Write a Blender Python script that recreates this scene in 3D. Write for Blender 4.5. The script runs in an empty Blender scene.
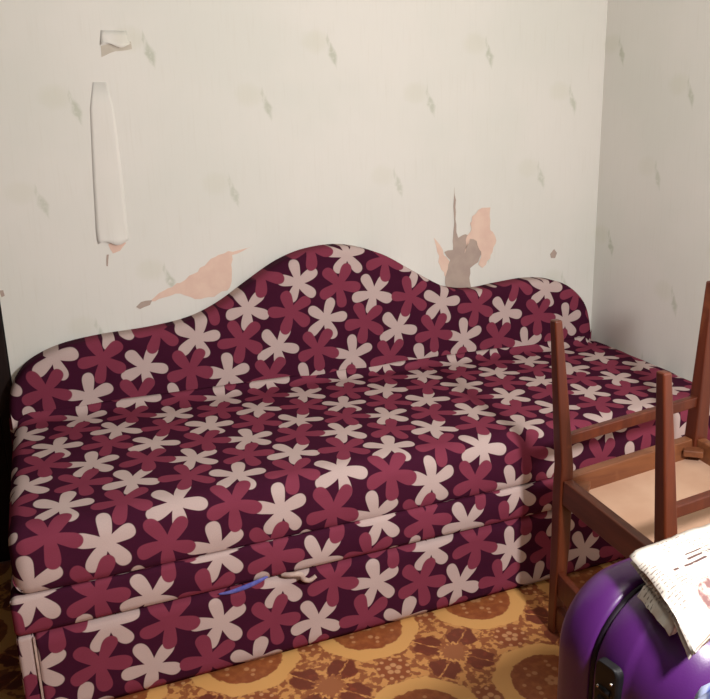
import bpy, bmesh, math, random
from mathutils import Vector, Matrix, noise
random.seed(7)
C = bpy.context.scene.collection
PI = math.pi

def lin(c):
    return tuple(((v/255)/12.92 if v/255 <= .04045 else ((v/255+.055)/1.055)**2.4) for v in c) + (1.,)

# ------------------------------------------------------------------ node helpers
class G:
    """small helper for writing shader maths"""
    def __init__(s, tree): s.t = tree
    def n(s, kind, **kw):
        o = s.t.nodes.new(kind)
        for k, v in kw.items(): setattr(o, k, v)
        return o
    def m(s, op, a, b=None, c=None, clamp=False):
        o = s.t.nodes.new('ShaderNodeMath'); o.operation = op; o.use_clamp = clamp
        for i, v in enumerate((a, b, c)):
            if v is None: continue
            if isinstance(v, (int, float)): o.inputs[i].default_value = v
            else: s.t.links.new(v, o.inputs[i])
        return o.outputs[0]
    def mix(s, f, a, b, blend='MIX'):
        o = s.t.nodes.new('ShaderNodeMix'); o.data_type = 'RGBA'; o.blend_type = blend
        for i, v in ((0, f), (6, a), (7, b)):
            if isinstance(v, (int, float)): o.inputs[i].default_value = v
            elif isinstance(v, tuple): o.inputs[i].default_value = v
            else: s.t.links.new(v, o.inputs[i])
        return o.outputs[2]
    def sm(s, x, a, b):      # smoothstep a..b
        o = s.t.nodes.new('ShaderNodeMapRange'); o.interpolation_type = 'SMOOTHSTEP'
        s.t.links.new(x, o.inputs[0]); o.inputs[1].default_value = a; o.inputs[2].default_value = b
        return o.outputs[0]
    def noise(s, vec, scale, detail=2., rough=.5, out=0):
        o = s.t.nodes.new('ShaderNodeTexNoise'); o.inputs['Scale'].default_value = scale
        o.inputs['Detail'].default_value = detail; o.inputs['Roughness'].default_value = rough
        if vec is not None: s.t.links.new(vec, o.inputs['Vector'])
        return o.outputs[out]
    def link(s, a, b): s.t.links.new(a, b)

def base_mat(name, rough=.6, spec=.3):
    m = bpy.data.materials.new(name); m.use_nodes = True
    t = m.node_tree; b = t.nodes['Principled BSDF']
    b.inputs['Roughness'].default_value = rough; b.inputs['Specular IOR Level'].default_value = spec
    return m, G(t), b

def bump(g, b, h, strength, dist):
    o = g.n('ShaderNodeBump'); o.inputs['Strength'].default_value = strength; o.inputs['Distance'].default_value = dist
    g.link(h, o.inputs['Height']); g.link(o.outputs[0], b.inputs['Normal'])

def noisy(name, c1, c2, scale=20, rough=.6, spec=.3, bmp=0., detail=4, coat=0):
    m, g, b = base_mat(name, rough, spec)
    tc = g.n('ShaderNodeTexCoord').outputs['Object']
    f = g.noise(tc, scale, detail)
    g.link(g.mix(g.sm(f, .3, .7), lin(c1), lin(c2)), b.inputs['Base Color'])
    if bmp: bump(g, b, f, bmp, .002)
    if coat: b.inputs['Coat Weight'].default_value = coat; b.inputs['Coat Roughness'].default_value = .15
    return m

# ------------------------------------------------------------------ fabric: five-petal flowers on plum
FP, FV = .380, .061          # repeat along the cloth, row spacing
ORC = [90, 130, 73, 116, 98]           # turn of the pale flowers, row by row
ORR = [124, 111, 103, 132, 121]        # turn of the rose flowers
def flower_group():
    t = bpy.data.node_groups.new('flower_shape', 'ShaderNodeTree')
    for nm in ('u', 'v', 'cx', 'cy', 'turn', 'R'): t.interface.new_socket(nm, in_out='INPUT', socket_type='NodeSocketFloat')
    t.interface.new_socket('mask', in_out='OUTPUT', socket_type='NodeSocketFloat')
    g = G(t); gi = t.nodes.new('NodeGroupInput'); go = t.nodes.new('NodeGroupOutput')
    u, v, cx, cy, turn, R = [gi.outputs[i] for i in range(6)]
    dx = g.m('WRAP', g.m('SUBTRACT', u, cx), FP/2, -FP/2)
    dy = g.m('WRAP', g.m('SUBTRACT', v, cy), FV*2.5, -FV*2.5)
    r = g.m('DIVIDE', g.m('SQRT', g.m('ADD', g.m('MULTIPLY', dx, dx), g.m('MULTIPLY', dy, dy))), R)
    th = g.m('SUBTRACT', g.m('ARCTAN2', dy, dx), turn)
    a0 = g.m('DIVIDE', th, 2*PI/5)
    a = g.m('MULTIPLY', g.m('SUBTRACT', a0, g.m('ROUND', a0)), 2*PI/5)
    x = g.m('MULTIPLY', r, g.m('COSINE', a)); y = g.m('MULTIPLY', r, g.m('SINE', a))
    # teardrop petal: width grows outward, round tip
    w = g.m('MULTIPLY_ADD', x, .15, .148)
    ex = g.m('DIVIDE', g.m('SUBTRACT', x, .50), .50)
    ey = g.m('DIVIDE', y, w)
    # superellipse in x keeps the lobes blunt
    e = g.m('ADD', g.m('POWER', g.m('ABSOLUTE', ex), 2.8), g.m('MULTIPLY', ey, ey))
    pet = g.sm(e, 1.12, .90)
    core = g.sm(r, .33, .28)
    g.link(g.m('MAXIMUM', pet, core), go.inputs[0])
    return t
FLG = flower_group()

def fabric(name, tilt=0.):
    m, g, b = base_mat(name, .95, .04)
    uv = g.n('ShaderNodeUVMap'); uv.uv_map = 'UVMap'
    wob = g.n('ShaderNodeTexNoise'); wob.inputs['Scale'].default_value = 9.; wob.inputs['Detail'].default_value = 1.
    g.link(uv.outputs[0], wob.inputs['Vector'])
    sep = g.n('ShaderNodeSeparateXYZ'); g.link(uv.outputs[0], sep.inputs[0])
    sw = g.n('ShaderNodeSeparateColor'); g.link(wob.outputs[1], sw.inputs[0])
    u = g.m('ADD', sep.outputs[0], g.m('MULTIPLY', g.m('SUBTRACT', sw.outputs[0], .5), .018))
    v = g.m('ADD', sep.outputs[1], g.m('MULTIPLY', g.m('SUBTRACT', sw.outputs[1], .5), .018))
    masks = []
    for kind in (0, 1):
        acc = None
        for k in range(5):
            n = g.n('ShaderNodeGroup'); n.node_tree = FLG
            cx, cy = .4*FP*k, FV*k
            if kind: cx -= .105; cy += .035
            vals = (cx, cy, math.radians((ORC, ORR)[kind][k]), (.0655, .067)[kind])
            g.link(u, n.inputs[0]); g.link(v, n.inputs[1])
            for i, q in enumerate(vals): n.inputs[2+i].default_value = q
            acc = n.outputs[0] if acc is None else g.m('MAXIMUM', acc, n.outputs[0])
        masks.append(acc)
    fine = g.noise(uv.outputs[0], 420, 2)
    big = g.noise(uv.outputs[0], 14, 3)
    plum = g.mix(big, lin((60, 21, 41)), lin((70, 27, 48)))
    cream = g.mix(big, lin((188, 166, 162)), lin((198, 176, 171)))
    rose = g.mix(big, lin((124, 53, 72)), lin((135, 61, 80)))
    col = g.mix(masks[0], plum, cream)
    col = g.mix(masks[1], col, rose)
    col = g.mix(.12, col, g.mix(fine, (.05, .05, .05, 1), (1, 1, 1, 1)), 'OVERLAY')
    g.link(col, b.inputs['Base Color'])
    
    bump(g, b, fine, .25, .001)
    return m
M_FAB = fabric('flowered_upholstery')

# ------------------------------------------------------------------ wallpaper
WPM = [(.968, 1.385, 1.), (.771, 1.245, .9), (.662, 1.012, .75)]
def wallpaper(name, c1=(230, 228, 221), c2=(224, 224, 216)):
    m, g, b = base_mat(name, .75, .2)
    uv = g.n('ShaderNodeUVMap'); uv.uv_map = 'UVMap'
    ns = g.n('ShaderNodeTexNoise'); ns.inputs['Scale'].default_value = 45.; ns.inputs['Detail'].default_value = 3.
    g.link(uv.outputs[0], ns.inputs['Vector'])
    sw = g.n('ShaderNodeSeparateColor'); g.link(ns.outputs[1], sw.inputs[0])
    sep = g.n('ShaderNodeSeparateXYZ'); g.link(uv.outputs[0], sep.inputs[0])
    u = g.m('ADD', sep.outputs[0], g.m('MULTIPLY', g.m('SUBTRACT', sw.outputs[0], .5), .014))
    v = g.m('ADD', sep.outputs[1], g.m('MULTIPLY', g.m('SUBTRACT', sw.outputs[1], .5), .014))
    acc = None; acc2 = None
    for cx, cy, s in WPM:
        dx = g.m('WRAP', g.m('SUBTRACT', u, cx), .2525, -.2525)
        dy = g.m('WRAP', g.m('SUBTRACT', v, cy), .30, -.30)
        # leaf: pointed wedge leaning right, wide at its middle
        d1 = g.m('ADD', g.m('ABSOLUTE', g.m('DIVIDE', g.m('MULTIPLY_ADD', dy, .25, dx), .016)), g.m('ABSOLUTE', g.m('DIVIDE', dy, .040)))
        k1 = g.m('MULTIPLY', g.sm(d1, 1.15, .35), s)
        d2 = g.m('ADD', g.m('ABSOLUTE', g.m('DIVIDE', g.m('ADD', dx, .014), .005)), g.m('ABSOLUTE', g.m('DIVIDE', g.m('SUBTRACT', dy, .038), .022)))
        k2 = g.m('MULTIPLY', g.sm(d2, 1.3, .3), .6*s)
        d3 = g.m('ADD', g.m('POWER', g.m('DIVIDE', g.m('ADD', dx, .052), .045), 2.), g.m('POWER', g.m('DIVIDE', g.m('SUBTRACT', dy, .035), .035), 2.))
        k3 = g.m('MULTIPLY', g.sm(d3, 1.2, .0), s)
        k = g.m('MAXIMUM', k1, k2)
        acc = k if acc is None else g.m('MAXIMUM', acc, k)
        acc2 = k3 if acc2 is None else g.m('MAXIMUM', acc2, k3)
    blot = g.noise(uv.outputs[0], 90, 3)
    leaf = g.m('MULTIPLY', acc, g.sm(blot, .15, .55))
    big = g.noise(uv.outputs[0], 2.2, 4)
    col = g.mix(g.sm(big, .35, .65), lin(c1), lin(c2))
    wv = g.n('ShaderNodeTexNoise'); wv.inputs['Scale'].default_value = 1.
    mp = g.n('ShaderNodeMapping'); mp.inputs['Scale'].default_value = (150, 8, 1); g.link(uv.outputs[0], mp.inputs[0]); g.link(mp.outputs[0], wv.inputs['Vector'])
    col = g.mix(g.m('MULTIPLY', g.sm(wv.outputs[0], .5, .9), .14), col, lin((196, 190, 172)))
    col = g.mix(g.m('MULTIPLY', acc2, .14), col, lin((190, 190, 150)))
    col = g.mix(g.m('MULTIPLY', leaf, .38), col, lin((134, 148, 108)))
    g.link(col, b.inputs['Base Color'])
    bump(g, b, wv.outputs[0], .08, .001)
    return m
M_WALL = wallpaper('leaf_wallpaper')
M_STRIP = wallpaper('loose_wallpaper', (231, 228, 221), (226, 225, 217))

# ------------------------------------------------------------------ linoleum
def linoleum():
    m, g, b = base_mat('patterned_linoleum', .42, .4)
    uv = g.n('ShaderNodeUVMap'); uv.uv_map = 'UVMap'
    ns = g.n('ShaderNodeTexNoise'); ns.inputs['Scale'].default_value = 60.; ns.inputs['Detail'].default_value = 3.
    g.link(uv.outputs[0], ns.inputs['Vector'])
    sw = g.n('ShaderNodeSeparateColor'); g.link(ns.outputs[1], sw.inputs[0])
    sep = g.n('ShaderNodeSeparateXYZ'); g.link(uv.outputs[0], sep.inputs[0])
    PX, PY = .305, .345
    def wob(amp):
        return (g.m('ADD', sep.outputs[0], g.m('MULTIPLY', g.m('SUBTRACT', sw.outputs[0], .5), amp)),
                g.m('ADD', sep.outputs[1], g.m('MULTIPLY', g.m('SUBTRACT', sw.outputs[1], .5), amp)))
    def cell(u, v, cx, cy):
        return g.m('WRAP', g.m('SUBTRACT', u, cx), PX/2, -PX/2), g.m('WRAP', g.m('SUBTRACT', v, cy), PY/2, -PY/2)
    def octd(x, y):
        ax, ay = g.m('ABSOLUTE', x), g.m('ABSOLUTE', y)
        return g.m('MAXIMUM', g.m('MAXIMUM', ax, ay), g.m('MULTIPLY', g.m('ADD', ax, ay), .7071))
    def length(x, y): return g.m('SQRT', g.m('ADD', g.m('MULTIPLY', x, x), g.m('MULTIPLY', y, y)))
    def dots(x, y, r0, n, rad, ph=0.):
        r = length(x, y); th = g.m('DIVIDE', g.m('ADD', g.m('ARCTAN2', y, x), ph), 2*PI/n)
        a = g.m('MULTIPLY', g.m('SUBTRACT', th, g.m('ROUND', th)), 2*PI/n)
        px = g.m('SUBTRACT', g.m('MULTIPLY', r, g.m('COSINE', a)), r0); py = g.m('MULTIPLY', r, g.m('SINE', a))
        return g.sm(length(px, py), rad, rad*.55)
    u, v = wob(.016)
    TAN, BRN, DRK, LGT = lin((234, 178, 108)), lin((158, 98, 62)), lin((118, 60, 45)), lin((214, 158, 110))
    # ground: tan tracery with brown flecks
    fl = g.noise(uv.outputs[0], 55, 2)
    ground = g.mix(g.sm(fl, .46, .56), lin((160, 96, 60)), lin((222, 160, 96)))
    # rosette at the corner between four rings
    x, y = cell(u, v, .925, -.822)
    r = length(x, y); ang = g.m('ARCTAN2', y, x)
    col = ground
    lobes = g.m('ABSOLUTE', g.m('SINE', g.m('MULTIPLY', ang, 2.)))
    edge = g.m('MULTIPLY_ADD', lobes, .050, .046)
    ser = g.m('MULTIPLY', g.m('SINE', g.m('MULTIPLY', ang, 16.)), .004)
    inner = g.sm(g.m('ADD', r, ser), .036, .040)
    outer = g.sm(g.m('SUBTRACT', g.m('ADD', r, ser), edge), .004, -.002)
    spoke = g.m('MULTIPLY', g.sm(g.m('MULTIPLY', r, g.m('ABSOLUTE', g.m('COSINE', g.m('MULTIPLY', ang, 2.)))), .002, .006), g.sm(lobes, .30, .48))
    blotch = g.m('MULTIPLY', g.m('MULTIPLY', inner, outer), spoke)
    col = g.mix(blotch, col, g.mix(g.sm(fl, .5, .75), DRK, lin((144, 70, 50))))
    col = g.mix(g.sm(g.m('ADD', r, ser), .031, .027), col, lin((166, 104, 68)))
    # little blossoms halfway between rosettes
    for (cx, cy, n) in ((.925, -.65, 5), (.772, -.822, 5)):
        x2, y2 = cell(sep.outputs[0], sep.outputs[1], cx, cy)
        r2 = length(x2, y2)
        col = g.mix(g.sm(r2, .042, .036), col, lin((152, 84, 52)))
        col = g.mix(dots(x2, y2, .013, 5, .009), col, LGT)
        col = g.mix(dots(x2, y2, .034, 9, .006), col, LGT)
    # rings
    x, y = cell(u, v, .772, -.65)
    o = octd(x, y); r = length(x, y)
    shape = g.m('ADD', g.m('MULTIPLY', o, .7), g.m('MULTIPLY', r, .3))
    col = g.mix(g.sm(shape, .128, .124), col, TAN)
    inn = g.sm(r, .092, .088)
    col = g.mix(inn, col, g.mix(g.sm(fl, .4, .7), lin((150, 82, 48)), lin((172, 102, 58))))
    xs, ys = cell(sep.outputs[0], sep.outputs[1], .772, -.65)
    for r0, n, rad, ph in ((.010, 5, .009, 0), (.042, 5, .008, .4), (.052, 5, .007, .12), (.066, 7, .006, -.3)):
        col = g.mix(g.m('MULTIPLY', dots(xs, ys, r0, n, rad, ph), .7), col, LGT)
    col = g.mix(g.m('MULTIPLY', g.noise(uv.outputs[0], 6, 3), .25), col, lin((120, 78, 44)))
    g.link(col, b.inputs['Base Color'])
    return m
M_FLOOR = linoleum()

def wood(name, c1, c2, c3, rough=.35, axis=2):
    m, g, b = base_mat(name, rough, .5)
    tc = g.n('ShaderNodeTexCoord').outputs['Object']
    mp = g.n('ShaderNodeMapping'); s = [38, 38, 38]; s[axis] = 4; mp.inputs['Scale'].default_value = s; g.link(tc, mp.inputs[0])
    f = g.noise(mp.outputs[0], 1.2, 5, .6)
    w = g.noise(tc, 9, 4)
    col = g.mix(g.sm(f, .35, .7), lin(c1), lin(c2))
    col = g.mix(g.m('MULTIPLY', g.sm(w, .62, .72), .6), col, lin(c3))
    g.link(col, b.inputs['Base Color'])
    bump(g, b, f, .15, .001)
    b.inputs['Coat Weight'].default_value = .08; b.inputs['Coat Roughness'].default_value = .25
    return m
M_LEG = wood('worn_red_brown_varnish', (82, 32, 14), (100, 42, 18), (136, 74, 42), .45)
M_RAIL = wood('worn_rail_wood', (132, 80, 48), (108, 60, 36), (162, 110, 74), .5, 0)
M_DARKRAIL = wood('dark_rail_wood', (82, 38, 20), (100, 48, 28), (140, 84, 52), .45, 1)
M_PLY = noisy('bare_plywood', (204, 168, 142), (188, 150, 124), 6, .7, .2)
M_SEATC = noisy('seat_cover', (74, 42, 32), (92, 54, 40), 60, .8, .2)
M_CEIL = noisy('ceiling_paint', (138, 136, 130), (130, 128, 122), 3, .8, .2)
M_PLAIN = noisy('room_wallpaper', (96, 92, 86), (88, 86, 80), 3, .8, .2)
M_DOOR = noisy('dark_door_wood', (34, 20, 17), (26, 16, 14), 12, .6, .2)
M_PINK = noisy('bare_pink_plaster', (234, 206, 188), (226, 194, 178), 22, .85, .1, .3)
M_GREY = noisy('bare_grey_plaster', (186, 168, 156), (176, 158, 148), 26, .9, .1, .3)
M_PALE = noisy('pale_paper_back', (236, 212, 178), (226, 200, 168), 30, .8, .1)
M_BLUE = noisy('blue_cloth', (84, 88, 170), (110, 112, 186), 80, .7, .2)
M_CREAM = noisy('cream_cloth', (200, 178, 166), (178, 152, 144), 60, .9, .1)
M_SHELL = noisy('purple_plastic_shell', (84, 32, 104), (78, 29, 97), 3, .34, .5)
def shell_tex(m):
    t = m.node_tree; g = G(t); b = t.nodes['Principled BSDF']
    n = g.noise(g.n('ShaderNodeTexCoord').outputs['Object'], 420, 2); bump(g, b, n, .12, .001)
shell_tex(M_SHELL)
M_ZIP = noisy('black_zip_tape', (22, 12, 24), (32, 18, 34), 90, .6, .3)
M_BLACK = noisy('black_plastic', (18, 17, 19), (27, 26, 28), 40, .5, .3)
M_METAL, _g, _b = base_mat('bright_metal', .25, .5); _b.inputs['Metallic'].default_value = 1.; _b.inputs['Base Color'].default_value = (.7, .66, .6, 1)
M_RUB = noisy('wheel_rubber', (24, 22, 24), (34, 32, 34), 30, .6, .3)

def bag_mat():
    m, g, b = base_mat('blue_and_white_plastic', .35, .5)
    tc = g.n('ShaderNodeTexCoord').outputs['Object']
    n = g.noise(tc, 22, 3)
    g.link(g.mix(g.sm(n, .44, .52), lin((80, 100, 190)), lin((190, 200, 236))), b.inputs['Base Color'])
    return m
M_BAG = bag_mat()

def paper_mat():
    m, g, b = base_mat('printed_newsprint', .85, .1)
    uv = g.n('ShaderNodeUVMap'); uv.uv_map = 'UVMap'
    sep = g.n('ShaderNodeSeparateXYZ'); g.link(uv.outputs[0], sep.inputs[0])
    u, v = sep.outputs[0], sep.outputs[1]
    n = g.noise(uv.outputs[0], 60, 3); nb = g.noise(uv.outputs[0], 16, 3)
    col = g.mix(nb, lin((226, 218, 208)), lin((216, 206, 194)))
    # lines of small print in columns
    ln = g.sm(g.m('ABSOLUTE', g.m('WRAP', v, .003, -.003)), .0014, .0006)
    colm = g.sm(g.m('ABSOLUTE', g.m('WRAP', u, .026, -.026)), .024, .022)
    words = g.sm(g.noise(uv.outputs[0], 190, 1), .46, .54)
    zone = g.sm(nb, .44, .52)
    col = g.mix(g.m('MULTIPLY', g.m('MULTIPLY', g.m('MULTIPLY', ln, colm), g.m('MULTIPLY', words, zone)), .8), col, lin((120, 104, 96)))
    # two headline rules
    for (cv, cu, wv, wu) in ((.098, .125, .003, .055), (.088, .070, .0028, .035), (.108, .085, .002, .025)):
        hb = g.m('MULTIPLY', g.sm(g.m('ABSOLUTE', g.m('SUBTRACT', v, cv)), wv, wv*.5), g.sm(g.m('ABSOLUTE', g.m('SUBTRACT', u, cu)), wu, wu*.9))
        col = g.mix(g.m('MULTIPLY', hb, g.sm(n, .38, .48)), col, lin((96, 74, 72)))
    # printed picture
    dx = g.m('DIVIDE', g.m('SUBTRACT', u, .066), .028); dy = g.m('DIVIDE', g.m('SUBTRACT', v, .030), .024)
    pm = g.sm(g.m('ADD', g.m('MULTIPLY', dx, dx), g.m('MULTIPLY', dy, dy)), 1.1, .8)
    pic = g.mix(g.sm(n, .42, .6), lin((128, 96, 94)), lin((212, 184, 174)))
    col = g.mix(pm, col, pic)
    g.link(col, b.inputs['Base Color'])
    bump(g, b, n, .2, .001)
    return m
M_PAPER = paper_mat()
M_EDGE = noisy('newsprint_edges', (236, 220, 200), (200, 178, 158), 160, .9, .1, .5)

# ------------------------------------------------------------------ object helpers
def put(name, bm, mat, parent=None, smooth=False, mods=(), uvf=None, origin=(0, 0, 0)):
    bmesh.ops.recalc_face_normals(bm, faces=bm.faces)
    if uvf:
        L = bm.loops.layers.uv.get('UVMap') or bm.loops.layers.uv.new('UVMap')
        for f in bm.faces:
            for l in f.loops: l[L].uv = uvf(l.vert.co, f.normal)
    o0 = Vector(origin)
    if parent is not None: o0 = Vector(parent.get('_o', (0, 0, 0)))
    bmesh.ops.translate(bm, verts=bm.verts, vec=-o0)
    me = bpy.data.meshes.new(name); bm.to_mesh(me); bm.free()
    for m in (mat if isinstance(mat, (list, tuple)) else [mat]): me.materials.append(m)
    if smooth:
        for p in me.polygons: p.use_smooth = True
    ob = bpy.data.objects.new(name, me); C.objects.link(ob)
    if parent is not None:
        ob.parent = parent
        ob['_o'] = tuple(o0)
    else:
        ob.location = o0; ob['_o'] = tuple(o0)
    for kind, kw in mods:
        md = ob.modifiers.new(kind.title(), kind)
        for k, v in kw.items(): setattr(md, k, v)
    return ob
def BEV(w, s=2): return ('BEVEL', dict(width=w, segments=s, limit_method='ANGLE', angle_limit=.6, harden_normals=False))

def thing(name, label, cat, loc, group=None):
    o = bpy.data.objects.new(name, None); C.objects.link(o); o.location = loc
    o.empty_display_size = .1
    o['label'] = label; o['category'] = cat; o['_o'] = tuple(loc)
    if group: o['group'] = group
    return o
def tag(o, label, cat): o['label'] = label; o['category'] = cat; return o
def struct(o): o['kind'] = 'structure'; return o

def box(bm, x0, x1, y0, y1, z0, z1):
    vs = [bm.verts.new((x, y, z)) for z in (z0, z1) for y in (y0, y1) for x in (x0, x1)]
    for f in ((0, 1, 3, 2), (4, 6, 7, 5), (0, 4, 5, 1), (2, 3, 7, 6), (0, 2, 6, 4), (1, 5, 7, 3)):
        bm.faces.new([vs[i] for i in f])
    return bm
def beam(bm, p0, p1, a0, b0, a1=None, b1=None, side=(1, 0, 0), segs=1):
    """four-sided bar from p0 to p1, size a along 'side', b across, tapering"""
    p0, p1 = Vector(p0), Vector(p1); d = (p1-p0).normalized()
    a1 = a0 if a1 is None else a1; b1 = b0 if b1 is None else b1
    s = Vector(side); s = (s-d*s.dot(d)).normalized(); t = d.cross(s)
    rings = []
    for i in range(segs+1):
        k = i/segs; p = p0.lerp(p1, k); a = (a0+(a1-a0)*k)/2; b = (b0+(b1-b0)*k)/2
        rings.append([bm.verts.new(p+s*a*i_+t*b*j_) for i_, j_ in ((-1, -1), (1, -1), (1, 1), (-1, 1))])
    for r0, r1 in zip(rings, rings[1:]):
        for i in range(4): bm.faces.new((r0[i], r0[(i+1) % 4], r1[(i+1) % 4], r1[i]))
    bm.faces.new(rings[0][::-1]); bm.faces.new(rings[-1])
    return bm
def nb(): return bmesh.new()

# ------------------------------------------------------------------ the room
WR = 1.895            # right wall
XL, YF, HC = -1.5, -4.0, 2.55
uvw_b = lambda c, n: (c.x, c.z)
uvw_r = lambda c, n: (WR-c.y, c.z)
fl = struct(put('floor', box(nb(), XL-.1, WR+.1, YF-.1, .12, -.1, 0), M_FLOOR, uvf=lambda c, n: (c.x, c.y)))
wb = nb(); box(wb, .021, WR+.1, 0, .12, 0, HC)
wall_back = struct(put('wall_back', wb, M_WALL, uvf=uvw_b))
wb2 = nb(); box(wb2, XL, -.87, 0, .12, 0, HC); box(wb2, -.87, .021, 0, .12, 2.06, HC)
o = put('door_wall_section', wb2, M_PLAIN, wall_back); o['kind'] = 'structure'
struct(put('wall_right', box(nb(), WR, WR+.1, YF, 0, 0, HC), M_WALL, uvf=uvw_r))
struct(put('wall_left', box(nb(), XL-.1, XL, YF, .12, 0, HC), M_PLAIN))
struct(put('wall_front', box(nb(), XL-.1, WR+.1, YF-.1, YF, 0, HC), M_PLAIN))
struct(put('ceiling', box(nb(), XL-.1, WR+.1, YF-.1, .12, HC, HC+.1), M_CEIL))
d = nb(); box(d, -.83, -.02, .045, .09, .006, 2.03)
for (a, b2, c, e) in ((-.74, -.46, .16, .85), (-.39, -.11, .16, .85), (-.74, -.46, .98, 1.88), (-.39, -.11, .98, 1.88)):
    box(d, a, b2, .036, .05, c, e)
door = struct(put('door_1', d, M_DOOR, mods=[BEV(.006)]))
fr = nb(); box(fr, -.868, -.83, -.004, .118, 0.001, 2.058); box(fr, -.02, .018, -.004, .118, 0.001, 2.058); box(fr, -.83, -.02, -.004, .118, 2.03, 2.058)
put('door_frame', fr, M_DOOR, door, mods=[BEV(.003)])
hd = nb(); beam(hd, (-.76, .044, 1.0), (-.76, -.01, 1.0), .014, .014); beam(hd, (-.765, -.01, 1.0), (-.66, -.01, 1.0), .014, .014, side=(0, 1, 0))
put('door_handle', hd, M_METAL, door, mods=[BEV(.004)])

# torn places in the wallpaper: the bared layers lie on the wall as thin chips; one more paints a flap's shade
def patch(name, pts, mat, y, t=.0006, jit=.004, sub=5):
    P = []
    for i in range(len(pts)):
        a = Vector(pts[i]); b2 = Vector(pts[(i+1) % len(pts)])
        L = (b2-a).length; n = max(1, min(sub, int(L/.012)))
        for k in range(n):
            q = a.lerp(b2, k/n)
            if k: q += Vector((random.uniform(-1, 1), random.uniform(-1, 1)))*min(jit, L*.12)
            P.append(q)
    bm = nb()
    f = bm.faces.new([bm.verts.new((q.x, y, q.y)) for q in P])
    r = bmesh.ops.extrude_face_region(bm, geom=[f])
    bmesh.ops.translate(bm, verts=[v for v in r['geom'] if isinstance(v, bmesh.types.BMVert)], vec=(0, -t, 0))
    bmesh.ops.triangulate(bm, faces=[q for q in bm.faces if len(q.verts) > 4])
    return put(name, bm, mat, wall_back)
patch('torn_and_shade_patch', [(.374, .723), (.446, .761), (.504, .784), (.548, .815), (.593, .842), (.632, .856), (.672, .858), (.702, .864), (.672, .852), (.642, .844), (.638, .787), (.63, .752), (.582, .728), (.527, .727), (.487, .747), (.458, .743), (.416, .732)], M_PINK, -.0001)
patch('torn_and_shade_patch', [(.363, .721), (.378, .734), (.408, .736), (.401, .723), (.373, .714)], M_GREY, -.0008)
patch('torn_and_shade_patch', [(1.355, 1.0), (1.360, .96), (1.362, .86), (1.369, .841), (1.394, .851), (1.412, .844), (1.441, .829), (1.456, .789), (1.442, .758), (1.413, .741), (1.414, .662), (1.33, .672), (1.323, .71), (1.341, .773), (1.320, .800), (1.350, .804), (1.352, .861)], M_GREY, -.0008, jit=.003)
patch('torn_and_shade_patch', [(1.412, .857), (1.418, .906), (1.440, .925), (1.483, .930), (1.484, .858), (1.507, .824), (1.486, .767), (1.457, .738), (1.442, .75), (1.452, .79), (1.435, .826), (1.41, .835), (1.392, .790), (1.400, .845)], M_PINK, -.0016)
patch('torn_and_shade_patch', [(1.284, .847), (1.305, .823), (1.318, .791), (1.340, .767), (1.33, .712), (1.309, .745), (1.295, .802)], M_PINK, -.0001)
patch('torn_and_shade_patch', [(1.715, .762), (1.73, .778), (1.742, .764), (1.735, .747), (1.719, .749)], M_GREY, -.0001, jit=.002)
patch('torn_and_shade_patch', [(.307, .900), (.334, .912), (.354, .9), (.336, .880), (.317, .874)], M_PINK, -.0001)
patch('torn_and_shade_patch', [(.300, .872), (.306, .872), (.300, .84), (.296, .842)], M_GREY, -.0001, jit=.001)
patch('torn_and_shade_patch', [(.022, .80), (.032, .80), (.034, .785), (.026, .782)], M_GREY, -.0001, jit=.001)

patch('torn_and_shade_patch', [(.341, 1.403), (.38, 1.412), (.417, 1.414), (.418, 1.396), (.375, 1.390), (.340, 1.376)], noisy('painted_flap_shade', (206, 198, 184), (196, 188, 174), 30, .8, .1), -.0001, jit=.001)  # not a tear: darker piece painting the shade band under the curled flap
def loose_strip(name, rows, mat):
    """strip of paper hanging off the wall: rows of (z, x0, x1, standoff)"""
    bm = nb(); R = []
    for z, x0, x1, s in rows:
        R.append([bm.verts.new((x0+(x1-x0)*k/8, -.0004-s*(.06+.94*math.sin(PI*k/8)**.6)*(1+.2*math.sin(k*1.3+z*9)), z+(.006*math.sin(k*.9) if s > .006 else 0))) for k in range(9)])
    for a, b2 in zip(R, R[1:]):
        for k in range(8): bm.faces.new((a[k], a[k+1], b2[k+1], b2[k]))
    ob = put(name, bm, mat, wall_back, smooth=True, uvf=uvw_b)
    md = ob.modifiers.new('s', 'SOLIDIFY'); md.thickness = .0003; md.offset = 0
    return ob
loose_strip('loose_wallpaper_strip', [(1.315, .312, .345, .0001), (1.25, .298, .358, .0004), (1.16, .292, .360, .0006), (1.07, .286, .362, .0008), (.99, .282, .362, .0012), (.94, .279, .363, .002), (.913, .279, .363, .004), (.902, .281, .360, .008)], M_STRIP)
loose_strip('loose_wallpaper_strip', [(1.44, .345, .408, .0003), (1.425, .342, .411, .001), (1.412, .340, .414, .004), (1.404, .339, .416, .009)], M_STRIP)

# ------------------------------------------------------------------ the sofa bed
SX0, SX1 = 0.0, 1.893
yf = lambda x: -.6985+.0279*x
sofa = thing('sofa_bed', 'low sofa bed with scalloped headboard, plum cloth printed with pink and rose flowers', 'sofa', (.95, -.36, 0))

def lattice(u, v, piv, ref, tilt=0.):
    """cloth coordinates: ref (a pale flower of row 0) sits at lattice origin"""
    c, s = math.cos(tilt), math.sin(tilt)
    du, dv = u-piv[0], v-piv[1]
    return (du*c+dv*s, -du*s+dv*c)

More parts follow.
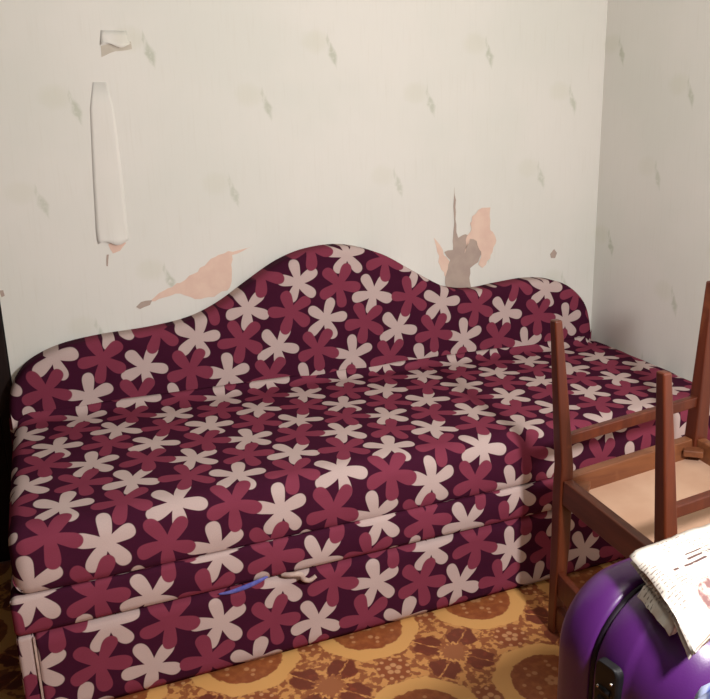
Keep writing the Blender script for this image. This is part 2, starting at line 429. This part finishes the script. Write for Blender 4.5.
# headboard
HB = [(.000, .36), (.003, .44), (.007, .482), (.015, .529), (.034, .568), (.074, .609), (.153, .641), (.256, .656), (.389, .663), (.501, .679), (.588, .713), (.678, .768), (.769, .820), (.86, .848), (.968, .852), (1.079, .821), (1.178, .764), (1.28, .706), (1.35, .684), (1.422, .679), (1.495, .686), (1.607, .693), (1.70, .682), (1.77, .648), (1.822, .590), (1.846, .510), (1.850, .444), (1.850, .36)]
def catmull(P, n=5):
    out = []
    for i in range(len(P)-1):
        p0 = P[max(i-1, 0)]; p1 = P[i]; p2 = P[i+1]; p3 = P[min(i+2, len(P)-1)]
        for k in range(n):
            t = k/n
            out.append(tuple(.5*((2*p1[j])+(-p0[j]+p2[j])*t+(2*p0[j]-5*p1[j]+4*p2[j]-p3[j])*t*t+(-p0[j]+3*p1[j]-3*p2[j]+p3[j])*t**3) for j in (0, 1)))
    out.append(P[-1]); return out
hb = catmull(HB)
bm = nb()
prof = [(-.004, .006), (-.004, 0), (-.054, 0), (-.064, .003), (-.071, .009), (-.0745, .018), (-.076, .03)]   # (y, inset)
rings = []
cen = []
for i, (x, z) in enumerate(hb):
    a = Vector(hb[max(i-1, 0)]); b2 = Vector(hb[min(i+1, len(hb)-1)]); tn = (b2-a).normalized(); cen.append(Vector((tn.y, -tn.x)))
for y, ins in prof:
    rings.append([bm.verts.new((x+cen[i].x*ins, y, z+cen[i].y*ins)) for i, (x, z) in enumerate(hb)])
for a, b2 in zip(rings, rings[1:]):
    for i in range(len(hb)-1): bm.faces.new((a[i], a[i+1], b2[i+1], b2[i]))
def cap(r):
    lo = [bm.verts.new((v.co.x, v.co.y, .34)) for v in r]
    for i in range(len(r)-1): bm.faces.new((r[i], r[i+1], lo[i+1], lo[i]))
cap(rings[-1]); cap(rings[0])
t_hb = math.radians(1.6)
put('headboard', bm, M_FAB, sofa, smooth=True, uvf=lambda c, n: lattice(c.x, c.z, (.972, .524), None, t_hb))

# seat cushion and border: profile swept along the length, ends rounded
def prof_seat():
    P = []     # (depth from back, z) ; front nose rounded
    D = .632
    yb = -.020
    for k in range(14): P.append((k/13, None))
    return P
def sweep(name, profile_fn, x0, x1, rend, uvoff, nx=110, wr=0., seed=0, mat=M_FAB):
    """profile_fn(x) -> list of (y,z,s) with s = path length; closed loop below"""
    bm = nb(); L = bm.loops.layers.uv.new('UVMap'); uvs = {}
    cols = []
    xs = []
    ne = 7
    for k in range(ne): a = PI/2*k/ne; xs.append((x0+rend*(1-math.cos(PI/2-a)) if 0 else x0+rend*(1-math.sin(PI/2*(1-0))*1) if 0 else x0+rend*(1-math.cos(a)), rend*(1-math.sin(a))))
    inner = [(x0+rend+(x1-x0-2*rend)*k/nx, 0.) for k in range(nx+1)]
    right = [(x1-rend*(1-math.cos(PI/2*k/ne)), rend*(1-math.sin(PI/2*k/ne))) for k in range(ne-1, -1, -1)]
    for x, ins in xs+inner+right:
        P = profile_fn(x); n = len(P); col = []
        cy = sum(p[0] for p in P)/n; cz = sum(p[1] for p in P)/n
        for i, (y, z, s) in enumerate(P):
            a = P[i-1] if i else P[i]; b2 = P[(i+1)] if i < n-1 else P[i]
            ty, tz = b2[0]-a[0], b2[1]-a[1]; l = math.hypot(ty, tz) or 1
            ny, nz = -tz/l, ty/l          # profile runs back->front (y falling) so this points inward
            if (cy-y)*ny+(cz-z)*nz < 0: ny, nz = -ny, -nz
            w = 0
            if wr and i < n-3:
                q = Vector((x*3.1+seed, s*5, seed)); w = wr*(noise.noise(q)+.5*noise.noise(q*2.7))
            v = bm.verts.new((x, y+ny*(ins-w*.5), z+nz*(ins-w*.5)))
            uvs[v] = (x, s); col.append(v)
        cols.append(col)
    for a, b2 in zip(cols, cols[1:]):
        m_ = len(a)
        for i in range(m_):
            j = (i+1) % m_
            bm.faces.new((a[i], a[j], b2[j], b2[i]))
    bm.faces.new(cols[0]); bm.faces.new(cols[-1][::-1])
    for f in bm.faces:
        for l in f.loops:
            u, s = uvs[l.vert]; l[L].uv = uvoff(u, s)
    bmesh.ops.triangulate(bm, faces=[f for f in bm.faces if len(f.verts) > 4])
    return put(name, bm, mat, sofa, smooth=True)

SEAM = .303
def seat_prof(x):
    Y = yf(x); r = .052; P = []; s = 0
    zb, zf = .461, .438
    n = 26; y0 = -.078 if x < 1.854 else -.003; y1 = Y+r
    lift = max(0., min(1., (1.842-x)/.03))*max(0., min(1., (x-.02)/.03))
    for (yy, zz, ss) in ((-.0765, .484, -.040), (-.0785, .476, -.049), (-.082, .4695, -.057), (-.088, .4645, -.066)): P.append((yy if y0 < -.05 else y0-(-.0765-yy)*.9, zb-.006+.001*(ss+.066)/.026+(zz-zb+.006)*lift, ss-.020))
    for k in range(1, n+1):
        t = k/n; y = y0+(y1-y0)*t; z = zb+(zf-zb)*t+.002*math.sin(PI*t)
        P.append((y, z, y))
    for k in range(1, 10):
        a = PI/2*k/9; P.append((y1-r*math.sin(a), zf-r+r*math.cos(a), y1-r*a))
    s = y1-r*PI/2; z = zf-r
    for k in range(1, 7):
        t = k/6; zz = z+(SEAM+.004-z)*t
        bulge = .004*math.sin(PI*t)
        P.append((Y-bulge, zz, s-(z-zz)))
    P.append((Y+.003, SEAM+.0005, s-(z-SEAM)-.004))
    P.append((Y+.02, SEAM, s-(z-SEAM)-.02))
    P.append((y0+.002, SEAM, s-.7))
    return P
t_seat = math.radians(.6)
def uv_seat(u, s): return lattice(.938+(u-.938)*1.018, s, (.938, -.416), None, t_seat)
sweep('seat_cushion', seat_prof, SX0+.012, SX1, .032, uv_seat, wr=.010, seed=3)

def border_prof(x):
    Y = yf(x)-.001; P = []
    P.append((-.08, SEAM-.001, 0)); P.append((Y+.02, SEAM-.001, .34)); P.append((Y+.003, SEAM-.0015, .30))
    for k in range(0, 9):
        t = k/8; z = SEAM-.003-(SEAM-.003-.218)*t
        P.append((Y-.009*math.sin(PI*(.08+.80*t)), z, z))
    P.append((Y+.008, .2145, .2145)); P.append((-.08, .2145, .1))
    return P
sweep('seat_border', border_prof, SX0+.001, SX1-.001, .014, lambda u, s: (u-.195+.0, s-.358), wr=.005, seed=9)

# base: body, front panel, side panel
def base_prof(x):
    Y = yf(x)+.022
    return [(-.03, .212, 0), (Y, .212, .2), (Y, .012, .0), (-.03, .012, -.2)]
sweep('base_body', base_prof, SX0+.006, SX1-.004, .004, lambda u, s: (u-.563, s-.193), nx=12)
def front_prof(x):
    Y = yf(x); P = []
    for k in range(0, 13):
        t = k/12; z = .2125-.2075*t
        e = min(t, 1-t); rr = .012*(1-math.sqrt(max(0, 1-max(0, 1-e/.06)**2)))
        P.append((Y+rr-.001, z, z))
    P.append((Y+.020, .006, 0)); P.append((Y+.020, .209, .2))
    return P
sweep('front_panel', front_prof, .0362, SX1-.003, .010, lambda u, s: (u-.563, s-.193), wr=.003, seed=5)
bm = nb(); box(bm, SX0+.001, .0345, yf(.0)+.000, -.03, .006, .211)
put('side_panel', bm, M_FAB, sofa, uvf=lambda c, n: ((c.x-.40, c.z-.15) if abs(n.x) < .5 else (c.y+.2, c.z)), mods=[BEV(.009, 4)])
# thin piping in the upright joint of the base
bm = nb(); beam(bm, (.0352, yf(.03)-.001, .008), (.0352, yf(.03)-.001, .206), .004, .006)
put('piping', bm, M_CREAM, sofa)['label'] = 'thin beige edging in the upright joint at the corner'

# strip of blue cloth caught in the crease, and the knotted end beside it
def tube(bm, pts, rads, n=8, flat=1.):
    pts = [Vector(p) for p in pts]; R = []
    for i, p in enumerate(pts):
        d = (pts[min(i+1, len(pts)-1)]-pts[max(i-1, 0)]).normalized()
        s = d.cross(Vector((0, 0, 1)))
        s = Vector((0, 1, 0)) if s.length < .1 else s.normalized()
        t = d.cross(s)
        R.append([bm.verts.new(p+(s*math.cos(2*PI*k/n)*flat+t*math.sin(2*PI*k/n))*rads[i]) for k in range(n)])
    for a, b2 in zip(R, R[1:]):
        for k in range(n): bm.faces.new((a[k], a[(k+1) % n], b2[(k+1) % n], b2[k]))
    bm.faces.new(R[0][::-1]); bm.faces.new(R[-1])
    return bm
def curve3(P, n=6):
    out = []
    for i in range(len(P)-1):
        p0, p1, p2, p3 = [Vector(P[max(0, min(len(P)-1, i+k))]) for k in (-1, 0, 1, 2)]
        for k in range(n):
            t = k/n
            out.append(.5*(2*p1+(p2-p0)*t+(2*p0-5*p1+4*p2-p3)*t*t+(3*p1-p0-3*p2+p3)*t**3))
    out.append(Vector(P[-1])); return out
Y = lambda x, e: yf(x)-e
P = curve3([(.415, Y(.415, .001), .203), (.440, Y(.44, .007), .205), (.470, Y(.47, .010), .210), (.500, Y(.5, .010), .216), (.525, Y(.525, .004), .219), (.54, Y(.54, -.004), .218)])
rb = put('cloth_strip', tube(nb(), P, [.0015+.0045*math.sin(PI*min(1, (i+1)/len(P)*1.1)) for i in range(len(P))], flat=.5), M_BLUE, smooth=True, origin=(.47, -.69, .2))
tag(rb, 'narrow blue cloth strip sticking out of the crease along the sofa front', 'cloth')
P = curve3([(.560, Y(.56, .000), .214), (.575, Y(.575, .010), .215), (.600, Y(.6, .014), .212), (.607, Y(.607, .015), .199), (.622, Y(.622, .012), .190), (.638, Y(.638, .012), .197)], 5)
kn = put('cloth_tie', tube(nb(), P, [.0065-.003*abs(i/len(P)-.4) for i in range(len(P))]), M_CREAM, smooth=True, origin=(.6, -.69, .2))
tag(kn, 'twisted cream cloth tie poking from the sofa crease beside the blue strip', 'cloth')

# ------------------------------------------------------------------ upturned chair
cx, cy, cz, yaw, W, Dp, LEG, LEAN, T1, T2 = 1.374, -1.0167, .4115, -.0208, .338, .3716, .3757, .0358, .1126, -.0684
chair = thing('wooden_chair', 'worn reddish-brown wooden chair turned upside down, plywood seat underside and legs pointing up', 'chair', (cx, cy, 0))
def CP(a, b2, h):
    ca, sa = math.cos(yaw), math.sin(yaw)
    return Vector((cx+a*ca+b2*sa, cy+a*sa-b2*ca, cz+h+T1*a+T2*b2))
hd_, hw = Dp/2, W/2
fd = (CP(1, 0, 0)-CP(0, 0, 0)).normalized(); wd = (CP(0, 1, 0)-CP(0, 0, 0)).normalized()
for sgn in (-1, 1):
    top = CP(-hd_-LEAN, sgn*hw, LEG); mid = CP(-hd_, sgn*hw, -.01)
    bot = Vector((mid.x-.006, mid.y, .001))
    if sgn > 0: bot = Vector((mid.x-.006, mid.y, .001))
    bm = nb()
    # one piece from tip through the frame down to the end of the back
    pts = [(top, .019, .022), (CP(-hd_-LEAN*.45, sgn*hw, LEG*.5), .027, .028), (CP(-hd_, sgn*hw, .03), .032, .032), (mid, .034, .033), (mid+Vector((0, 0, -.16)), .033, .032), (bot, .024, .026)]
    R = []
    for p, a, b3 in pts:
        R.append([bm.verts.new(p+Vector((i*a/2, j*b3/2, 0))) for i, j in ((-1, -1), (1, -1), (1, 1), (-1, 1))])
    for r0, r1 in zip(R, R[1:]):
        for i in range(4): bm.faces.new((r0[i], r0[(i+1) % 4], r1[(i+1) % 4], r1[i]))
    bm.faces.new(R[0]); bm.faces.new(R[-1][::-1])
    put('rear_leg', bm, M_LEG, chair, mods=[BEV(.004, 3)])
for sgn in (-1, 1):
    top = CP(hd_+.012, sgn*hw, LEG); mid = CP(hd_, sgn*hw, -.05)
    bm = nb(); R = []
    for k, a in ((0, .024), (.5, .032), (1, .040)):
        p = top.lerp(mid, k); R.append([bm.verts.new(p+Vector((i*a/2, j*a/2, 0))) for i, j in ((-1, -1), (1, -1), (1, 1), (-1, 1))])
    for r0, r1 in zip(R, R[1:]):
        for i in range(4): bm.faces.new((r0[i], r0[(i+1) % 4], r1[(i+1) % 4], r1[i]))
    bm.faces.new(R[0]); bm.faces.new(R[-1][::-1])
    put('front_leg', bm, M_LEG, chair, mods=[BEV(.004, 3)])
# seat rails
up = fd.cross(wd); up = up if up.z > 0 else -up
def rail(name, a0, b0, a1, b1, h, hh, th, mat, side=None):
    p0, p1 = CP(a0, b0, h), CP(a1, b1, h)
    return put(name, beam(nb(), p0, p1, th, hh, side=(side if side else (p1-p0).cross(Vector((0, 0, 1))))), mat, chair, mods=[BEV(.003, 2)])
rail('seat_rail', -hd_, -hw+.016, -hd_, hw-.016, -.030, .060, .024, M_DARKRAIL)
rail('seat_rail', hd_, -hw+.016, hd_, hw-.016, -.030, .060, .024, M_RAIL)
rail('seat_rail', -hd_+.016, -hw, hd_-.016, -hw, -.028, .056, .026, M_RAIL)
rail('seat_rail', -hd_+.016, hw, hd_-.016, hw, -.028, .056, .026, M_RAIL)
rail('stretcher', -hd_-LEAN*.24+.01, -hw, hd_, -hw, .24*LEG, .026, .018, M_LEG)
rail('stretcher', -hd_-LEAN*.24+.01, hw, hd_, hw, .24*LEG, .026, .018, M_LEG)
for (a, b2) in ((-1, -1), (1, -1), (-1, 1), (1, 1)):    # glue blocks in the corners
    p = CP(a*(hd_-.030), b2*(hw-.030), -.022)
    bm = nb(); beam(bm, CP(a*(hd_-.045), b2*(hw-.014), -.022), CP(a*(hd_-.014), b2*(hw-.045), -.022), .016, .034, side=(0, 0, 1))
    put('corner_block', bm, M_RAIL, chair, mods=[BEV(.002)])
bm = nb()
q = [CP(a*(hd_-.012), b2*(hw-.012), h) for h in (-.046, -.056) for a, b2 in ((-1, -1), (1, -1), (1, 1), (-1, 1))]
vs = [bm.verts.new(v) for v in q]
for f in ((0, 1, 2, 3), (7, 6, 5, 4), (0, 4, 5, 1), (1, 5, 6, 2), (2, 6, 7, 3), (3, 7, 4, 0)): bm.faces.new([vs[i] for i in f])
put('seat_panel', bm, M_PLY, chair)['label'] = 'pale bare plywood underside of the seat'
bm = nb()
R = []
for h, ins in ((-.057, -.004), (-.075, -.012), (-.088, .004), (-.094, .03)):
    ring = []
    for k in range(32):
        a = 2*PI*k/32; ca, sa = math.cos(a), math.sin(a)
        e = 2/6
        ring.append(bm.verts.new(CP((hd_-ins)*math.copysign(abs(ca)**e, ca), (hw-ins)*math.copysign(abs(sa)**e, sa), h)))
    R.append(ring)
for r0, r1 in zip(R, R[1:]):
    for i in range(32): bm.faces.new((r0[i], r0[(i+1) % 32], r1[(i+1) % 32], r1[i]))
bm.faces.new(R[0]); bm.faces.new(R[-1][::-1])
for v in bm.verts:       # keep clear of the rear posts
    loc = v.co-CP(-hd_, 0, 0)
    if loc.x < .022: v.co.x += .022-loc.x
put('seat_cushion', bm, M_SEATC, chair, smooth=True)
for z0, hh in ((.135, .060), (.045, .055)):
    a = CP(-hd_, -hw+.014, 0); b2 = CP(-hd_, hw-.014, 0); a.z = b2.z = z0; a.x -= .004; b2.x -= .004
    mid = (a+b2)/2+Vector((-.014, 0, 0))
    bm = nb(); R = []
    for k in range(9):
        t = k/8; p = a.lerp(b2, t)+Vector((-.014*math.sin(PI*t), 0, 0))
        R.append([bm.verts.new(p+Vector((i*.009, 0, j*hh/2))) for i, j in ((-1, -1), (1, -1), (1, 1), (-1, 1))])
    for r0, r1 in zip(R, R[1:]):
        for i in range(4): bm.faces.new((r0[i], r0[(i+1) % 4], r1[(i+1) % 4], r1[i]))
    bm.faces.new(R[0]); bm.faces.new(R[-1][::-1])
    put('back_slat', bm, M_LEG, chair, mods=[BEV(.003)])

# ------------------------------------------------------------------ suitcase
SY = math.radians(9)
SE = Vector((.772, -1.392, 0))
SW, ST, SH, SB = .40, .245, .555, .05      # width, thickness, top, bottom of shell
wv = Vector((math.cos(SY), math.sin(SY), 0)); nv = Vector((math.sin(SY), -math.cos(SY), 0))
def SP(o, t, z): return SE+wv*o+nv*t+Vector((0, 0, z))
case = thing('suitcase', 'upright purple hard-shell suitcase with black zip and combination lock', 'suitcase', tuple(SP(SW/2, ST/2, 0)))
def rr_ring(ins, n=10, rad=.112):
    """rounded rectangle outline (o,z), anticlockwise"""
    out = []
    x0, x1, z0, z1 = ins, SW-ins, SB+ins, SH-ins; r = max(.02, rad-ins)
    for (cx_, cz_, a0) in ((x1-r, z1-r, 0), (x0+r, z1-r, 90), (x0+r, z0+r, 180), (x1-r, z0+r, 270)):
        for k in range(n+1):
            a = math.radians(a0+90*k/n); out.append((cx_+r*math.cos(a), cz_+r*math.sin(a)))
    return out
def loft(name, tl, mat, mods=(), capa=True, capb=True):
    bm = nb(); R = []
    for t, ins in tl: R.append([bm.verts.new(SP(o, t, z)) for o, z in rr_ring(ins)])
    n = len(R[0])
    for r0, r1 in zip(R, R[1:]):
        for i in range(n): bm.faces.new((r0[i], r0[(i+1) % n], r1[(i+1) % n], r1[i]))
    if capa: bm.faces.new(R[0][::-1])
    if capb: bm.faces.new(R[-1])
    return put(name, bm, mat, case, smooth=True, mods=mods)
ZT = .088
loft('back_shell', [(.0, .055), (.004, .034), (.012, .018), (.024, .007), (.040, .001), (.056, 0), (ZT-.010, 0), (ZT-.006, .0035), (ZT-.004, .006)], M_SHELL)
loft('zip', [(ZT-.005, .006), (ZT-.002, .0035), (ZT+.002, .0035), (ZT+.005, .006)], M_ZIP)
fs = [(ZT+.004, .006), (ZT+.006, .003), (ZT+.010, 0), (ZT+.050, 0), (ZT+.056, .001), (ZT+.060, .004), (ZT+.066, .0045), (ZT+.085, .007), (ST-.055, .014), (ST-.035, .024), (ST-.018, .038), (ST-.006, .058), (ST, .085)]
loft('front_shell', fs, M_SHELL)
# grooves' ribs on the big face
for k in range(6):
    o_ = .11+.036*k
    bm = nb(); beam(bm, SP(o_, ST+.0005, SB+.11), SP(o_, ST+.0005, SH-.11), .012, .006, side=tuple(wv))
    put('rib', bm, M_SHELL, case, mods=[BEV(.0025, 3)])
# combination lock on the narrow side
lk = nb(); lz0, lz1 = .370, .484; lt0, lt1 = ZT+.016, ZT+.056
for (o_, g_) in ((-.008, 0),):
    P_ = []
    n = 8
    for (tc_, zc_, a0) in ((lt1-.010, lz1-.012, 0), (lt0+.010, lz1-.012, 90), (lt0+.010, lz0+.012, 180), (lt1-.010, lz0+.012, 270)):
        for k in range(n+1):
            a = math.radians(a0+90*k/n); P_.append((tc_+.010*math.cos(a), zc_+.012*math.sin(a)))
    R = [[lk.verts.new(SP(oo, lt0+(t-lt0)*s+(1-s)*(lt1-lt0)/2, z)) for t, z in P_] for oo, s in ((.004, 1), (-.006, 1), (-.009, .85))]
    for r0, r1 in zip(R, R[1:]):
        for i in range(len(P_)): lk.faces.new((r0[i], r0[(i+1) % len(P_)], r1[(i+1) % len(P_)], r1[i]))
    lk.faces.new(R[0]); lk.faces.new(R[-1])
lock = put('combination_lock', lk, M_BLACK, case, smooth=False, mods=[BEV(.001)])
tm = (lt0+lt1)/2
for k in range(3):
    bm = nb(); z_ = .412+.016*k
    tube(bm, [SP(-.0075, tm-.009, z_), SP(-.0075, tm+.009, z_)], [.0052, .0052], 12); put('dial', bm, M_BLACK, lock, smooth=True)
for (t_, z_, s_) in ((tm-.010, .395, .003), (tm+.010, .398, .0026), (tm+.006, .430, .002), (tm-.010, .446, .002), (tm+.012, .462, .0018)):
    bm = nb(); bmesh.ops.create_uvsphere(bm, u_segments=10, v_segments=6, radius=s_*1.3); bmesh.ops.translate(bm, verts=bm.verts, vec=SP(-.0105, t_, z_))
    put('metal_stud', bm, M_METAL, lock, smooth=True)
bm = nb()
for zc in (.384,): tube(bm, [SP(-.010, tm-.010, zc), SP(-.014, tm-.004, zc-.002), SP(-.010, tm+.003, zc)], [.003, .0035, .003], 8)
put('zip_puller', bm, M_METAL, lock, smooth=True)
# wheels
for o_ in (.06, SW-.06):
    for t_ in (.045, ST-.05):
        bm = nb(); tube(bm, [SP(o_, t_-.010, .0232), SP(o_, t_+.010, .0232)], [.0228, .0228], 20); wh = put('wheel', bm, M_RUB, case, smooth=False)
        bm = nb(); beam(bm, SP(o_, t_, .035), SP(o_, t_, .066), .030, .034, .034, .036, side=tuple(wv)); put('wheel_housing', bm, M_BLACK, case, mods=[BEV(.004)])
# top grab handle (under the paper towards the middle) and side feet
bm = nb(); beam(bm, SP(.13, ZT+.05, SH+.002), SP(.27, ZT+.05, SH+.002), .022, .006, side=tuple(nv)); put('carry_handle', bm, M_BLACK, case, mods=[BEV(.0025, 3)])

# ------------------------------------------------------------------ newspaper lying on the suitcase
NA = math.radians(8)
nu = Vector((math.cos(NA), math.sin(NA), 0))           # along the paper, to the right
nvv = Vector((math.sin(NA), -math.cos(NA), 0))         # towards the viewer
NO = Vector((.872, -1.452, 0))
news = thing('newspaper', 'thick folded white newspaper with printed pages lying on top of the purple suitcase', 'newspaper', (NO.x+.14, NO.y-.07, SH+.005))
def shell_drop(p):
    q = p-SE; o_ = q.dot(wv); t_ = q.dot(nv); d = 0.
    rr = .112
    if o_ < rr: k = min(.97, (rr-o_)/rr); d += rr*(1-math.sqrt(1-k*k))
    prof_ = [(ZT+.085, .007), (ST-.055, .014), (ST-.035, .024), (ST-.018, .038), (ST-.006, .058), (ST+.03, .075)]
    for (a, da), (b_, db) in zip(prof_, prof_[1:]):
        if t_ > a: d += (db-da)*min(1, (t_-a)/(b_-a))
    return d
def sheet(name, u0, v0, lu, lv, z0, th, skew=0., seed=0, mats=(M_PAPER, M_EDGE), amp=.0025, par=news, rot=0., dip=0.):
    """a folded signature: grid slab with a soft rounded fold along its left side"""
    bm = nb(); L = bm.loops.layers.uv.new('UVMap'); nu_, nv_ = 26, 16
    T_, B_ = [], []; uvd = {}
    for i in range(nu_+1):
        ct, cb = [], []
        for j in range(nv_+1):
            a, b3 = i/nu_, j/nv_
            q = Vector((a*6+seed, b3*5, seed*1.7)); w = amp*(noise.noise(q)+.6*noise.noise(q*2.3))
            ed = min(a*lu, (1-a)*lu+.02)
            rd = th/2*(1-math.sqrt(max(0., 1-max(0., 1-ed/(th*.6))**2)))
            jx = .0016*noise.noise(Vector((b3*34, seed, 2))) * (1-min(1, a*6))
            u = u0+a*lu+b3*skew+jx; v = v0+b3*lv+.0014*noise.noise(Vector((a*30, seed, 5)))*(b3 > .95)
            if rot: u, v = u*math.cos(rot)-v*math.sin(rot), u*math.sin(rot)+v*math.cos(rot)
            base = NO+nu*u+nvv*v
            sag = -.85*shell_drop(base-nvv*max(0, (base-SE).dot(nv)-ST+.05)*.75)
            sag -= dip*max(0, min(1, (b3-.72)/.28))**2
            vt = bm.verts.new(base+Vector((0, 0, z0+th-rd+w+sag))); vb = bm.verts.new(base+Vector((0, 0, z0+rd+sag)))
            uvd[vt] = (a*lu, (1-b3)*lv); uvd[vb] = (a*lu+.3, b3*lv+.3); ct.append(vt); cb.append(vb)
        T_.append(ct); B_.append(cb)
    for i in range(nu_):
        for j in range(nv_):
            bm.faces.new((T_[i][j], T_[i+1][j], T_[i+1][j+1], T_[i][j+1])); bm.faces.new((B_[i][j], B_[i][j+1], B_[i+1][j+1], B_[i+1][j]))
    sf = []
    for i in range(nu_):
        sf.append(bm.faces.new((T_[i][0], B_[i][0], B_[i+1][0], T_[i+1][0]))); sf.append(bm.faces.new((T_[i][nv_], T_[i+1][nv_], B_[i+1][nv_], B_[i][nv_])))
    for j in range(nv_):
        sf.append(bm.faces.new((T_[0][j], T_[0][j+1], B_[0][j+1], B_[0][j]))); sf.append(bm.faces.new((T_[nu_][j], B_[nu_][j], B_[nu_][j+1], T_[nu_][j+1])))
    for f in sf: f.material_index = 1
    for f in bm.faces:
        for l in f.loops: l[L].uv = uvd[l.vert]
    return put(name, bm, list(mats), par, smooth=True)
sheet('folded_sheet', -.030, .036, .30, .070, SH+.0055, .015, -.018, 1)
sheet('folded_sheet', .006, .000, .30, .142, SH+.0210, .0050, -.050, 2, dip=.010)
sheet('folded_sheet', -.004, -.002, .31, .145, SH+.0262, .0050, -.052, 3, dip=.010)
sheet('folded_sheet', .003, .000, .305, .147, SH+.0314, .0050, -.054, 4, dip=.010)
sheet('folded_sheet', -.006, -.003, .31, .150, SH+.0366, .0050, -.050, 5, dip=.010)

# ------------------------------------------------------------------ plastic bag in front of the suitcase
bm = nb(); bmesh.ops.create_icosphere(bm, subdivisions=5, radius=1.)
BC = Vector((.785, -1.728, 0))
for v in bm.verts:
    c = v.co.copy(); q = c*2.2+Vector((3, 1, 7))
    k = 1+.20*noise.noise(q)+.12*noise.noise(q*2.3)+.06*noise.noise(q*5.1)
    z = c.z*.5+.5
    w = (1.0-.25*z)
    v.co = Vector((BC.x+math.copysign(abs(c.x)**.7, c.x)*.115*w*k, BC.y+math.copysign(abs(c.y)**.7, c.y)*.055*w*k, max(0.001, .625*(z**.85)*(.9+.1*k))))
bag = put('plastic_bag', bm, M_BAG, smooth=True, origin=(BC.x, BC.y, 0))
tag(bag, 'crumpled blue and white plastic bag in front of the purple suitcase', 'bag')

# ------------------------------------------------------------------ light
def area(name, loc, size, power, col, rot=(0, 0, 0), shape='DISK'):
    l = bpy.data.lights.new(name, 'AREA'); l.shape = shape; l.size = size; l.energy = power; l.color = col
    o = bpy.data.objects.new(name, l); C.objects.link(o); o.location = loc; o.rotation_euler = rot; return o
def point(name, loc, rad, power, col):
    l = bpy.data.lights.new(name, 'POINT'); l.shadow_soft_size = rad; l.energy = power; l.color = col
    o = bpy.data.objects.new(name, l); C.objects.link(o); o.location = loc; return o
point('room_lamp', (1.03, -2.06, 1.28), .07, 88, (1., .965, .95))
point('ceiling_lamp', (.8, -1.5, 2.35), .12, 15, (1., .95, .86))
w = bpy.data.worlds.new('w'); bpy.context.scene.world = w; w.use_nodes = True
w.node_tree.nodes['Background'].inputs[0].default_value = (.8, .9, 1, 1); w.node_tree.nodes['Background'].inputs[1].default_value = .2

# ------------------------------------------------------------------ camera
cam = bpy.data.cameras.new('camera'); co = bpy.data.objects.new('camera', cam); C.objects.link(co)
cam.sensor_width = 36; cam.sensor_fit = 'HORIZONTAL'; cam.lens = 801/710*36; cam.clip_start = .02
r = Vector((.93293265, -.35903654, -.02700803)); u = Vector((.11893907, .23651561, .96432041)); f = Vector((.33983844, .90285831, -.26335661))
mw = Matrix(((r.x, u.x, -f.x, .16005), (r.y, u.y, -f.y, -2.2572), (r.z, u.z, -f.z, 1.177), (0, 0, 0, 1)))
co.matrix_world = mw
S = bpy.context.scene; S.camera = co
S.view_settings.view_transform = 'Standard'; S.view_settings.look = 'None'; S.view_settings.gamma = 1; S.view_settings.use_curve_mapping = False
S.view_settings.exposure = 0.
for o in bpy.data.objects:
    if '_o' in o: del o['_o']
